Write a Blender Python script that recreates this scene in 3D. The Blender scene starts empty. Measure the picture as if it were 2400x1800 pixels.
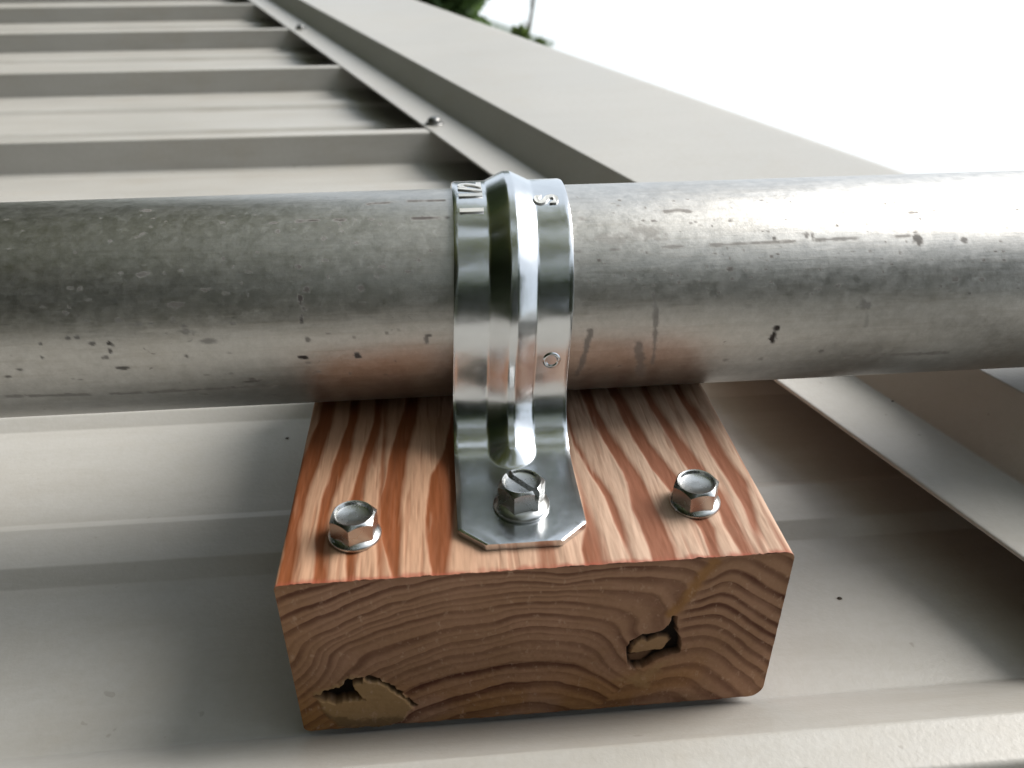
import bpy, bmesh, math, random
import numpy as np
from mathutils import Matrix, Vector, Euler

random.seed(7); rng = np.random.default_rng(7)
S = bpy.context.scene
COL = S.collection
IN = 0.0254                                   # the roof is laid out in inches: x along the ribs, y away, z off the roof plane

# ------------------------------------------------------------------ roof frame -> world
ux, uy = 0.31, 0.13
U = np.array([ux, uy, math.sqrt(1 - ux*ux - uy*uy)])   # gravity-up seen from the roof plane
yw = np.array([0, 1, 0]) - uy*U; yw /= np.linalg.norm(yw)
xw = np.cross(yw, U)
RW = np.array([xw, yw, U])                    # rows: world axes in roof coordinates
ORG = np.array([0, 0, 3.6])                   # where the block's front corner is, metres above the ground
RM = Matrix([list(r) for r in RW]).to_4x4()
def W(p): return RW @ (np.array(p, float)*IN) + ORG

# ------------------------------------------------------------------ camera
CP = np.array([1.22393, -3.94993, 5.38986]); PITCH, YAW, ROLL, FPX = 0.551237, 0.0858012, -0.0037202, 1910.895
fw = np.array([math.sin(YAW)*math.cos(PITCH), math.cos(YAW)*math.cos(PITCH), -math.sin(PITCH)])
r0 = np.cross(fw, [0, 0, 1]); r0 /= np.linalg.norm(r0); u0 = np.cross(r0, fw)
rt = math.cos(ROLL)*r0 + math.sin(ROLL)*u0; up = -math.sin(ROLL)*r0 + math.cos(ROLL)*u0
def ray(px, py):
    d = fw + rt*(px-1200)/FPX - up*(py-900)/FPX
    return d/np.linalg.norm(d)
def hit(px, py, axis, val):
    d = ray(px, py); t = (val - CP[axis])/d[axis]; return CP + t*d

cam = bpy.data.cameras.new('camera'); co = bpy.data.objects.new('camera', cam); COL.objects.link(co)
cam.sensor_width = 36; cam.lens = 36*FPX/2400; cam.clip_start = 0.005; cam.clip_end = 2000
m = Matrix.Identity(4)
for j, a in enumerate((rt, up, -fw)):
    w = RW @ a
    for i in range(3): m[i][j] = w[i]
w = W(CP)
for i in range(3): m[i][3] = w[i]
co.matrix_world = m; S.camera = co
cam.dof.use_dof = True; cam.dof.focus_distance = 6.3*IN; cam.dof.aperture_fstop = 26

# ------------------------------------------------------------------ sky, sun, exposure
SUN = RW @ np.array([0.68, 0.24, 0.56]); SUN /= np.linalg.norm(SUN)
world = bpy.data.worlds.new('World'); S.world = world; world.use_nodes = True
wt = world.node_tree; bg = wt.nodes['Background']
sky = wt.nodes.new('ShaderNodeTexSky'); sky.sky_type = 'NISHITA'; sky.sun_disc = False
sky.sun_elevation = math.asin(SUN[2]); sky.sun_rotation = math.atan2(SUN[0], SUN[1])
sky.air_density = 1.0; sky.dust_density = 2.0; sky.ozone_density = 1.0; sky.altitude = 0
veil = wt.nodes.new('ShaderNodeMix'); veil.data_type = 'RGBA'; veil.inputs[0].default_value = 0.80   # even high cloud over the blue
veil.inputs[7].default_value = (5.7, 6.15, 6.5, 1)
wt.links.new(sky.outputs[0], veil.inputs[6]); wt.links.new(veil.outputs[2], bg.inputs[0]); bg.inputs[1].default_value = 0.12
sl = bpy.data.lights.new('sun', 'SUN'); so = bpy.data.objects.new('sun', sl); COL.objects.link(so)
sl.energy = 3.3; sl.angle = math.radians(38); sl.color = (1.0, 0.955, 0.895)
so.rotation_euler = Vector(SUN).to_track_quat('Z', 'Y').to_euler(); so.location = (3, -2, 9)
S.view_settings.view_transform = 'Standard'; S.view_settings.look = 'None'
S.view_settings.exposure = 0.74; S.view_settings.gamma = 1.0; S.view_settings.use_curve_mapping = False

# ------------------------------------------------------------------ helpers
def tag(o, label=None, cat=None, group=None, kind=None):
    for k, v in (('label', label), ('category', cat), ('group', group), ('kind', kind)):
        if v: o[k] = v
    return o
def mesh_np(name, v, quads, smooth=True):
    v = np.asarray(v, np.float32); q = np.asarray(quads, np.int32)
    me = bpy.data.meshes.new(name)
    me.vertices.add(len(v)); me.vertices.foreach_set('co', v.ravel())
    k = q.shape[1]
    me.loops.add(q.size); me.loops.foreach_set('vertex_index', q.ravel())
    me.polygons.add(len(q)); me.polygons.foreach_set('loop_start', np.arange(0, q.size, k, dtype=np.int32))
    me.polygons.foreach_set('loop_total', np.full(len(q), k, np.int32))
    me.update(calc_edges=True)
    me.polygons.foreach_set('use_smooth', np.full(len(q), smooth)); me.validate()
    return me
def attr(me, name, a):
    at = me.attributes.new(name, 'FLOAT', 'POINT'); at.data.foreach_set('value', np.asarray(a, np.float32).ravel())
def grid_faces(nu, nv, wrap=False, off=0):
    i = np.arange(nu if wrap else nu-1)[:, None]; j = np.arange(nv-1)[None, :]
    i2 = (i+1) % nu
    a = i*nv+j; b = i2*nv+j; c = i2*nv+j+1; d = i*nv+j+1
    return np.stack([a, b, c, d], -1).reshape(-1, 4) + off
def link(name, me, mat=None, parent=None, at=None):
    """at: origin in roof inches for a top-level roof object (mesh is then in inches about it)"""
    o = bpy.data.objects.new(name, me); COL.objects.link(o)
    if mat is not None and me is not None and not me.materials: me.materials.append(mat)
    if parent: o.parent = parent
    if at is not None:
        o.rotation_euler = RM.to_euler(); o.location = W(at)
    return o
def inch(me):
    me.transform(Matrix.Scale(IN, 4)); return me
def sharp(me, deg=30):
    me.polygons.foreach_set('use_smooth', np.full(len(me.polygons), True)); me.set_sharp_from_angle(angle=math.radians(deg)); return me
def bm_mesh(bm, name, deg=30):
    bmesh.ops.recalc_face_normals(bm, faces=bm.faces)
    me = bpy.data.meshes.new(name); bm.to_mesh(me); bm.free(); return sharp(me, deg)
def ss(a, b, x):
    t = np.clip((x-a)/(b-a), 0, 1); return t*t*(3-2*t)

class NT:
    def __init__(s, name):
        s.m = bpy.data.materials.new(name); s.m.use_nodes = True; s.t = s.m.node_tree
        s.b = s.t.nodes['Principled BSDF']
        s.co = s.n('ShaderNodeTexCoord').outputs['Object']
    def n(s, typ, **kw):
        x = s.t.nodes.new(typ)
        for k, v in kw.items(): setattr(x, k, v)
        return x
    def l(s, a, b): s.t.links.new(a, b)
    def map(s, scale, rot=(0, 0, 0)):
        x = s.n('ShaderNodeMapping'); x.inputs['Scale'].default_value = scale; x.inputs['Rotation'].default_value = rot
        s.l(s.co, x.inputs[0]); return x.outputs[0]
    def noise(s, scale, det=4, rough=.6, dist=0, vec=None):
        x = s.n('ShaderNodeTexNoise'); x.inputs['Scale'].default_value = scale; x.inputs['Detail'].default_value = det
        x.inputs['Roughness'].default_value = rough; x.inputs['Distortion'].default_value = dist
        s.l(vec if vec is not None else s.co, x.inputs['Vector']); return x.outputs['Fac']
    def ramp(s, fac, *st):
        x = s.n('ShaderNodeValToRGB'); e = x.color_ramp.elements
        while len(e) < len(st): e.new(0.5)
        for k, (p, c) in enumerate(st):
            e[k].position = p; e[k].color = (c, c, c, 1) if isinstance(c, (int, float)) else (*c, 1)
        s.l(fac, x.inputs[0]); return x.outputs[0]
    def mix(s, fac, a, b, mode='MIX'):
        x = s.n('ShaderNodeMix', data_type='RGBA', blend_type=mode)
        for v, i in ((fac, 0), (a, 6), (b, 7)):
            if isinstance(v, (int, float)): x.inputs[i].default_value = v
            elif isinstance(v, tuple): x.inputs[i].default_value = (*v, 1)
            else: s.l(v, x.inputs[i])
        return x.outputs[2]
    def math(s, op, a, b=0.0):
        x = s.n('ShaderNodeMath', operation=op)
        for v, i in ((a, 0), (b, 1)):
            if isinstance(v, (int, float)): x.inputs[i].default_value = v
            else: s.l(v, x.inputs[i])
        return x.outputs[0]
    def at(s, name): return s.n('ShaderNodeAttribute', attribute_name=name).outputs['Fac']
    def bump(s, h, strength, dist):
        x = s.n('ShaderNodeBump'); x.inputs['Strength'].default_value = strength; x.inputs['Distance'].default_value = dist
        s.l(h, x.inputs['Height']); s.l(x.outputs[0], s.b.inputs['Normal'])
    def set(s, **kw):
        for k, v in kw.items():
            i = s.b.inputs[{'base': 'Base Color', 'rough': 'Roughness', 'metal': 'Metallic', 'spec': 'Specular IOR Level'}[k]]
            if isinstance(v, (int, float)): i.default_value = v
            elif isinstance(v, tuple): i.default_value = (*v, 1)
            else: s.l(v, i)
        return s.m

# ------------------------------------------------------------------ materials
def mat_roof(name='tan_painted_steel', streak=.46):
    t = NT(name)
    big = t.noise(9, 5, .6); fine = t.noise(420, 3, .7)
    c = t.mix(t.ramp(big, (.3, 0.0), (.7, 1.0)), (.425, .416, .392), (.475, .466, .442))
    c = t.mix(t.ramp(fine, (.35, 0.0), (.75, .30)), c, (.37, .35, .31))
    stain = t.noise(1.0, 5, .65, 0, t.map((10, 60, 60)))
    c = t.mix(t.ramp(stain, (.46, 0.0), (.78, streak)), c, (.31, .285, .245))
    sp = t.noise(230, 2, .5)
    c = t.mix(t.ramp(sp, (.745, 0.0), (.77, .4)), c, (.24, .21, .18))
    dust = t.noise(24, 6, .7)
    c = t.mix(t.ramp(dust, (.52, 0.0), (.72, .30)), c, (.40, .36, .30))
    h = t.math('ADD', t.math('MULTIPLY', t.noise(900, 3, .6), .0002), t.math('MULTIPLY', t.noise(1.0, 2, .5, 0, t.map((5, 14, 14))), .004))
    t.bump(h, .35, 1.0)
    return t.set(base=c, rough=t.ramp(big, (.3, .36), (.7, .48)), spec=.45)
def mat_zinc(name, base, r0, r1, bumpy=.05):
    t = NT(name)
    n = t.noise(160, 4, .6); sc = t.noise(1, 4, .7, 0, t.map((1400, 120, 120)))
    c = t.mix(t.ramp(n, (.3, 0.0), (.75, 1.0)), tuple(x*.86 for x in base), base)
    c = t.mix(t.ramp(t.noise(420, 3, .6), (.70, 0.0), (.78, .35)), c, (.18, .17, .15))
    t.bump(t.mix(.3, t.noise(300, 3, .5), sc), bumpy, .0003)
    return t.set(base=c, metal=1.0, rough=t.ramp(n, (.3, r0), (.75, r1)))
def mat_pipe():
    t = NT('galvanised_pipe')
    st = t.at('stain')
    mott = t.noise(420, 6, .75, 0); streak = t.noise(1, 5, .65, 0, t.map((45, 620, 620)))
    big = t.noise(38, 4, .6)
    c = t.mix(t.ramp(mott, (.30, 0.0), (.72, 1.0)), (.43, .42, .40), (.60, .59, .57))
    c = t.mix(t.ramp(streak, (.50, 0.0), (.78, .55)), c, (.36, .335, .30))
    c = t.mix(t.ramp(big, (.45, 0.0), (.75, .25)), c, (.46, .42, .36))
    sp = t.noise(1, 2, .5, 0, t.map((480, 900, 900)))
    gate = t.noise(75, 2, .5)
    spk = t.math('MULTIPLY', t.ramp(sp, (.68, 0.0), (.74, .8)), t.ramp(gate, (.52, 0.0), (.70, .6)))
    c = t.mix(spk, c, (.11, .085, .075))
    c = t.mix(st, c, (.045, .035, .032))
    h = t.mix(.5, mott, streak)
    t.bump(h, .16, .0006)
    dirt = t.math('MAXIMUM', st, spk)
    r = t.math('ADD', t.ramp(mott, (.3, .36), (.75, .48)), t.math('MULTIPLY', dirt, .3))
    met = t.math('SUBTRACT', 1.0, t.math('MULTIPLY', dirt, .8))
    return t.set(base=c, metal=met, rough=r)
def mat_wood_top():
    t = NT('pine_face_grain')
    ring = t.at('ring'); hue = t.at('hue')
    fib = t.noise(1, 5, .7, .3, t.map((1300, 60, 1300))); fib2 = t.noise(1, 3, .6, .2, t.map((330, 22, 330)))
    pale = t.mix(hue, (.46, .27, .17), (.51, .355, .265))
    dark = t.mix(hue, (.205, .060, .018), (.250, .098, .056))
    f = t.math('ADD', ring, t.math('MULTIPLY', t.math('SUBTRACT', fib2, .5), .42))
    c = t.mix(t.ramp(f, (.10, 0.0), (.75, 1.0)), pale, dark)
    c = t.mix(t.ramp(fib, (.45, 0.0), (.80, .42)), c, (.20, .085, .045))
    bl = t.noise(60, 4, .65)
    c = t.mix(t.ramp(bl, (.60, 0.0), (.78, .30)), c, (.30, .17, .11))
    c = t.mix(t.at('edge'), c, (.30, .075, .045))
    t.bump(t.mix(.5, fib, ring), .22, .0003)
    return t.set(base=c, rough=.68, spec=.25)
def mat_wood_end():
    t = NT('pine_end_grain')
    ring = t.at('ring'); dark = t.at('dark'); pale = t.at('pale'); warm = t.at('warm')
    cell = t.noise(700, 3, .7); blot = t.noise(70, 4, .6); pit = t.noise(1, 3, .7, 0, t.map((620, 620, 420)))
    c = t.mix(t.ramp(blot, (.35, 0.0), (.68, 1.0)), (.335, .190, .112), (.40, .228, .148))
    c = t.mix(warm, c, (.33, .165, .058))
    c = t.mix(t.math('MULTIPLY', ring, .95), c, (.085, .027, .017))
    c = t.mix(pale, c, (.37, .24, .115))
    c = t.mix(t.ramp(cell, (.50, 0.0), (.80, .16)), c, (.17, .085, .05))
    c = t.mix(t.ramp(pit, (.58, 0.0), (.72, .55)), c, (.54, .36, .25))
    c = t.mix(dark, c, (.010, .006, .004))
    t.bump(t.mix(.6, cell, pit), .22, .00016)
    return t.set(base=c, rough=.8, spec=.15)
def mat_simple(name, c0, c1, scale, rough, bump=0):
    t = NT(name); n = t.noise(scale, 4, .6)
    c = t.mix(t.ramp(n, (.3, 0.0), (.7, 1.0)), c0, c1)
    if bump: t.bump(n, bump, .02)
    return t.set(base=c, rough=rough)
ROOF = mat_roof(); CAPM = mat_roof('tan_painted_trim', .10)
STRAP = mat_zinc('zinc_plated_strap', (.70, .72, .74), .17, .26, .08)
SCREW = mat_zinc('zinc_plated_screw', (.56, .57, .57), .22, .34, .08)
STAMP = mat_zinc('worn_zinc', (.80, .79, .76), .42, .55, .02)
FSCREW = mat_zinc('weathered_screw', (.24, .24, .235), .3, .4, .02)
PIPE = mat_pipe(); WTOP = mat_wood_top(); WEND = mat_wood_end()
DIRT = mat_simple('dark_dirt', (.03, .025, .02), (.08, .06, .045), 900, .9)
GRASS = mat_simple('grass_ground', (.045, .075, .022), (.09, .105, .04), 1.2, .95)
BARK = mat_simple('grey_bark', (.09, .07, .055), (.17, .14, .11), 9, .9, .4)
BWALL = mat_simple('white_render', (.70, .70, .67), (.80, .80, .77), 1.5, .8)
SIDING = mat_simple('cream_siding', (.50, .47, .40), (.58, .55, .48), 2, .7)
GLASS = mat_simple('dark_window', (.02, .025, .03), (.04, .05, .055), 2, .1)
def mat_leaf(name, a, b):
    t = NT(name); n = t.noise(1.6, 3, .6); g = t.n('ShaderNodeNewGeometry').outputs['Random Per Island']
    c = t.mix(t.ramp(n, (.3, 0.0), (.7, 1.0)), a, b); c = t.mix(t.math('MULTIPLY', g, .6), c, tuple(x*1.6 for x in b))
    t.set(base=c, rough=.55, spec=.3)
    tr_ = t.n('ShaderNodeBsdfTranslucent'); t.l(t.mix(.4, c, tuple(x*1.5 for x in b)), tr_.inputs[0])
    mx = t.n('ShaderNodeMixShader'); mx.inputs[0].default_value = .42; t.l(t.b.outputs[0], mx.inputs[1]); t.l(tr_.outputs[0], mx.inputs[2])
    t.l(mx.outputs[0], t.t.nodes['Material Output'].inputs[0])
    return t.m
LEAF = mat_leaf('dark_green_leaf', (.050, .10, .034), (.10, .155, .05))
LEAFB = mat_leaf('bush_leaf', (.035, .065, .015), (.075, .110, .025))
LEAFY = mat_leaf('yellow_green_leaf', (.13, .14, .02), (.20, .19, .04))
LEAFW = mat_leaf('woodland_leaf', (.024, .044, .012), (.058, .085, .022))
LEAFO = mat_leaf('sunlit_leaf', (.12, .15, .030), (.19, .20, .05))

# ------------------------------------------------------------------ the roof: sheet metal with ribs
def bend(pts, r=.05, n=5):
    """round the corners of a profile; support points keep the flats flat"""
    P = [np.array(p, float) for p in pts]; out = [P[0]]
    for a, b, c in zip(P, P[1:], P[2:]):
        u = (a-b)/np.linalg.norm(a-b); v = (c-b)/np.linalg.norm(c-b)
        ang = math.acos(max(-1, min(1, u@v)))
        d = min(r/math.tan(ang/2), .42*np.linalg.norm(a-b), .42*np.linalg.norm(c-b)); rr = d*math.tan(ang/2)
        p, q = b+u*d, b+v*d
        out.append(p+u*.012)
        bis = (u+v)/np.linalg.norm(u+v); cen = b+bis*(rr/math.sin(ang/2))
        a0 = p-cen; a1 = q-cen; tot = math.acos(max(-1, min(1, (a0@a1)/(rr*rr)))); sg = 1 if a0[0]*a1[1]-a0[1]*a1[0] > 0 else -1
        for k in range(n+1):
            th = sg*tot*k/n; cs, sn = math.cos(th), math.sin(th)
            out.append(cen+np.array([cs*a0[0]-sn*a0[1], sn*a0[0]+cs*a0[1]]))
        out.append(q+v*.012)
    out.append(P[-1]); return np.array(out)

DV = ray(208, -270); DV = np.array([DV[0], DV[1], 0]); DV /= np.linalg.norm(DV)      # direction the cap runs in
NV = np.array([DV[1], -DV[0], 0])                                                   # across it, to the right
def sval(px, py, z): return hit(px, py, 2, z) @ NV
ZP = -.09; ZF = .585; Z3 = 1.2; Z4 = 1.35
s1, s2, s3, s4 = sval(1600, 731, ZF), sval(1700, 688, ZF), sval(1490, 427, Z3), sval(2127, 407, Z4)
SK = DV[0]/DV[1]                                                                    # dx per dy along the cap
def xs(s, y): return (s - y*NV[1])/NV[0]
XL = -110.0
def sheet(name, prof, y0):
    prof = np.array(prof); n = len(prof); xe = [xs(s3+1.6, y) for y in prof[:, 0]]
    cols = np.concatenate([[0], np.linspace(.35, 1, 14)])
    v = []
    for (y, z), e in zip(prof, xe):
        x0 = XL + SK*y
        for c in cols: v.append((x0+(e-x0)*c, y, z))
    f = grid_faces(n, len(cols))[:, ::-1]
    return inch(mesh_np(name, v, f))
RIBP = bend([(-1.75, ZP), (-1.27, ZP), (-1.05, .56), (-.70, .56), (.03, ZP), (.35, ZP)], .05)
STIFF = bend([(1.4, ZP), (1.77, ZP), (1.96, 0), (2.50, 0), (2.68, ZP), (2.95, ZP)], .06)
roof = tag(link('metal_roof', None, at=(0, 0, 0)), 'tan painted metal roof with raised ribs under the wood block and pipe', 'roof')
rib_me = sheet('rib', RIBP, 0); st_me = sheet('stiffener', STIFF, 0)
p1 = sheet('pan', [(.35, ZP), (1.4, ZP)], 0); p2 = sheet('pan', [(2.95, ZP), (4.0, ZP)], 0); p3 = sheet('pan', [(5.55, ZP), (6.25, ZP)], 0)
for k in range(-7, 40):
    off = Vector((8*k*SK, 8*k, 0))*IN
    for nm, me, dy in (('rib', rib_me, 0), ('stiffener', st_me, 0), ('stiffener', st_me, 2.6), ('pan', p1, 0), ('pan', p2, 0), ('pan', p3, 0)):
        o = link(nm, me, ROOF, roof); o.location = off + Vector((dy*SK, dy, 0))*IN

# the cap: a bent sheet running askew over the rib ends
T0, T1 = -60.0, 330.0
def cap_strip(name, prof, parent):
    v = []; ts = np.concatenate([np.linspace(T0, 60, 40), [120, 220, T1]])
    for s, z in prof:
        for t in ts:
            p = NV*s + DV*t; v.append((p[0], p[1], z))
    me = inch(mesh_np(name, v, grid_faces(len(prof), len(ts))))
    return link(name, me, CAPM, parent)
cap = tag(link('ridge_cap', None, at=(0, 0, 0)), 'bent tan ridge cap flashing running askew over the rib ends at right', 'flashing')
b = lambda pts, r=.04: bend(pts, r)
hem = [(s1+.30, ZF-.045), (s1+.02, ZF-.05), (s1-.006, ZF-.03), (s1-.004, ZF-.008), (s1+.02, ZF), (s1+.04, ZF), (s2-.10, ZF)]
cap_strip('flange', hem, cap)
cap_strip('riser', b([(s2-.10, ZF), (s2, ZF), (s3, Z3), (s3+.12, Z3+.12*(Z4-Z3)/(s4-s3))], .03), cap)
tan4 = math.tan(math.radians(38))
cap_strip('top_panel', [(s3+.12, Z3+.12*(Z4-Z3)/(s4-s3)), (s3+.3, Z3+.3*(Z4-Z3)/(s4-s3)), (s4-.3, Z4-.3*(Z4-Z3)/(s4-s3)), (s4-.1, Z4-.1*(Z4-Z3)/(s4-s3)), (s4, Z4-.006), (s4+.1, Z4-.1*tan4), (s4+5, Z4-5*tan4)], cap)
GAPSHADE = mat_simple('gap_shade_black', (.018, .016, .014), (.03, .027, .024), 500, .95)
fo = cap_strip('gap_shade_strip', [(s1+.80, ZP-.02), (s1+.80, ZF-.03)], cap); fo.data.materials.clear(); fo.data.materials.append(GAPSHADE)  # added black strip, stands in for the deep shade under the flange
o = cap_strip('far_slope', [(s4+4.2, Z4-4.2*tan4-.5), (s4+110, Z4-110*tan4-.5)], roof)

# ------------------------------------------------------------------ wood block
BW, BH, BL = 3.5, 1.5, 5.0
def face_xz(pts, sx, ox):  # zoomed tracing -> block face coordinates
    return np.array([(lambda h: (h[0], h[2]))(hit(ox+a*sx, 1250+c*sx, 1, 0)) for a, c in pts])
k5, k6 = .3074, .31646
L5 = lambda pts: face_xz(pts, k5, 620); L6 = lambda pts: face_xz(pts, k6, 1200)
left_rings = {
 0: (L5([(60, 520), (230, 450), (450, 395), (700, 330)]), None),
 1: (L5([(130, 640), (300, 570), (450, 520), (640, 440), (850, 365), (1150, 300)]), None),
 2: (L5([(140, 780), (400, 640), (700, 510), (1000, 405), (1400, 330), (1800, 300)]), L6([(0, 285), (400, 300), (750, 265), (1000, 250), (1180, 260), (1350, 290), (1390, 350)])),
 3: (L5([(240, 960), (280, 880), (500, 745), (800, 610), (1100, 510), (1400, 430), (1800, 385)]), L6([(0, 357), (400, 375), (700, 330), (1000, 330), (1200, 350), (1290, 400), (1240, 470)])),
 4: (L5([(380, 980), (410, 890), (560, 800), (800, 690), (1100, 590), (1400, 520), (1800, 465)]), L6([(0, 440), (400, 420), (700, 425), (950, 450), (1080, 490), (1130, 560), (1090, 600)])),
 5: (L5([(470, 1010), (490, 930), (620, 840), (850, 745), (1100, 670), (1400, 600), (1800, 545)]), L6([(0, 520), (400, 510), (700, 545), (860, 590), (920, 640), (900, 720)])),
 6: (L5([(690, 1020), (760, 950), (950, 870), (1200, 790), (1500, 715), (1800, 668)]), L6([(0, 615), (400, 610), (650, 640), (780, 700), (830, 790)])),
 7: (L5([(850, 1060), (1000, 1000), (1200, 920), (1500, 830), (1800, 775)]), L6([(0, 720), (350, 705), (600, 735), (720, 810), (770, 890)])),
 8: (L5([(970, 1100), (1100, 1040), (1400, 935), (1800, 865)]), L6([(0, 810), (300, 800), (550, 830), (660, 910), (720, 1000)])),
 9: (L5([(1120, 1190), (1300, 1120), (1600, 1050), (1900, 1005)]), L6([(0, 965), (380, 965), (560, 1010), (660, 1060)])),
 10: (L5([(1350, 1290), (1600, 1215), (1900, 1165)]), L6([(0, 1110), (300, 1105), (500, 1150), (640, 1190)])),
 11: (L5([(1500, 1390), (1850, 1320)]), L6([(0, 1270), (250, 1270), (430, 1310)])),
}
right_rings = {
 0: [(1560, 200), (1680, 175), (1850, 230), (2050, 340)],
 1: [(1500, 330), (1600, 275), (1720, 290), (1880, 390), (2060, 480)],
 2: [(1470, 410), (1560, 365), (1680, 395), (1860, 500), (2040, 590)],
 3: [(1430, 480), (1530, 445), (1680, 490), (1850, 600), (2010, 690)],
 4: [(1400, 550), (1500, 520), (1660, 575), (1830, 690), (1990, 770)],
 5: [(1370, 620), (1480, 605), (1640, 660), (1800, 770), (1960, 870)],
 6: [(1330, 690), (1450, 680), (1620, 750), (1780, 870), (1930, 970)],
 7: [(1330, 770), (1450, 765), (1600, 830), (1760, 960), (1900, 1070)],
 8: [(1330, 860), (1430, 860), (1580, 940), (1740, 1060), (1850, 1160)],
 9: [(1200, 980), (1350, 970), (1500, 1050), (1680, 1190)],
 10: [(1100, 1090), (1250, 1070), (1400, 1150), (1560, 1240)],
 11: [(950, 1220), (1130, 1180), (1300, 1260)],
}
def rbf(pts, val):
    pts = np.array(pts); val = np.array(val, float); n = len(pts)
    phi = lambda r2: r2*np.log(np.maximum(r2, 1e-12))*.5
    d2 = ((pts[:, None]-pts[None])**2).sum(-1)
    A = np.zeros((n+3, n+3)); A[:n, :n] = phi(d2)+np.eye(n)*2e-3; A[:n, n] = 1; A[:n, n+1:] = pts; A[n:, :n] = A[:n, n:].T
    sol = np.linalg.solve(A, np.concatenate([val, [0, 0, 0]]))
    def f(X, Z):
        q = np.stack([X.ravel(), Z.ravel()], -1); out = np.zeros(len(q))
        for i in range(n): out += sol[i]*phi(((q-pts[i])**2).sum(-1))
        return (out + sol[n] + q@sol[n+1:]).reshape(X.shape)
    return f
pl, vl, pr, vr = [], [], [], []
for k, (a, c) in left_rings.items():
    for s in (a, c):
        if s is not None:
            for p in s: pl.append(p); vl.append(k)
for k, a in right_rings.items():
    for p in L6(a): pr.append(p); vr.append(k)
FL, FR = rbf(pl, vl), rbf(pr, vr)
def poly_sd(X, Z, poly):
    """signed distance to a polygon, positive inside"""
    P = np.array(poly); d = np.full(X.shape, 1e9); ins = np.zeros(X.shape, bool)
    for (ax, az), (bx, bz) in zip(P, np.roll(P, -1, 0)):
        ex, ez = bx-ax, bz-az; t = np.clip(((X-ax)*ex+(Z-az)*ez)/(ex*ex+ez*ez+1e-12), 0, 1)
        d = np.minimum(d, np.hypot(X-ax-t*ex, Z-az-t*ez))
        c = ((az > Z) != (bz > Z)) & (X < (bx-ax)*(Z-az)/(bz-az+1e-12)+ax); ins ^= c
    return np.where(ins, d, -d)
def line_d(X, Z, pl_):
    d = np.full(X.shape, 1e9)
    for (ax, az), (bx, bz) in zip(pl_, pl_[1:]):
        ex, ez = bx-ax, bz-az; t = np.clip(((X-ax)*ex+(Z-az)*ez)/(ex*ex+ez*ez+1e-12), 0, 1)
        d = np.minimum(d, np.hypot(X-ax-t*ex, Z-az-t*ez))
    return d
def vnoise(X, Z, sc, seed, octv=3):
    out = np.zeros(X.shape); amp = 1
    for o_ in range(octv):
        g = np.random.default_rng(seed+o_).random((64, 64))*2-1
        x = X*sc*(2**o_); z = Z*sc*(2**o_); i = np.floor(x).astype(int); j = np.floor(z).astype(int)
        fx = x-i; fz = z-j; fx = fx*fx*(3-2*fx); fz = fz*fz*(3-2*fz)
        G = lambda a, c: g[a % 64, c % 64]
        out += amp*((G(i, j)*(1-fx)+G(i+1, j)*fx)*(1-fz)+(G(i, j+1)*(1-fx)+G(i+1, j+1)*fx)*fz); amp *= .5
    return out

# cross-section with rounded corners
RC = {'tl': .035, 'tr': .06, 'br': .12, 'bl': .05}
def xlim(z):
    xl = np.zeros_like(z); xr = np.full_like(z, BW)
    for key, top, lft in (('tl', 1, 1), ('tr', 1, 0), ('br', 0, 0), ('bl', 0, 1)):
        r = RC[key]; d = np.clip((z-(BH-r)) if top else (r-z), 0, r); o_ = r-np.sqrt(np.maximum(r*r-d*d, 0))
        if lft: xl = xl+o_
        else: xr = xr-o_
    return xl, xr
NX, NZ = 620, 270
zz = np.linspace(0, BH, NZ); xl, xr = xlim(zz)
tt = np.linspace(0, 1, NX)
X = xl[:, None]+(xr-xl)[:, None]*tt[None]; Z = np.repeat(zz[:, None], NX, 1)
wob = .004
Xn = X+wob*vnoise(X, Z, 7, 3); Zn = Z+wob*vnoise(X, Z, 7, 9)
valley = L6([(1560, 60), (1540, 180), (1440, 270), (1330, 440), (1220, 600), (1180, 760), (1050, 960), (900, 1080), (760, 1180), (640, 1290), (600, 1400)])
vx = np.interp(Zn, valley[::-1, 1], valley[::-1, 0])
rightside = ss(-.02, .02, Xn-vx)
phL, phR = FL(Xn, Zn), FR(Xn, Zn)
def late(ph, width, seed):
    k = np.floor(ph); fr = ph-k+.04*vnoise(X, Z, 9, seed); jit = np.random.default_rng(seed).random(60)[(k.astype(int)) % 60]
    fr = fr % 1.0; d = np.minimum(fr*.62, (1-fr)*1.9)            # soft on the early-wood side, crisp on the other
    return (1-ss(width*.22, width*1.25, d))*(.45+.55*jit)
# thin rings at left and middle, bold ones toward the right knot
bold = ss(1.9, 2.55, X)*ss(.25, .5, Z)
ringL = np.maximum(late(phL, .19, 5), bold*late(phL, .32, 5)); ringL = np.maximum(ringL, .38*late(phL*2+1, .22, 15)*(1-bold))
ringL = np.maximum(ringL, .8*ss(.72, .8, Z-.22*X+.55*0)*0)
ringR = late(phR, .27, 8)
ring = ringL*(1-rightside)+ringR*rightside
ring *= .70+.30*ss(-.6, .5, vnoise(X, Z, 3, 21))
ring *= 1-.85*np.exp(-((X-vx)/.05)**2)*ss(.55, .8, Z)        # pale column above the right knot
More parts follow.
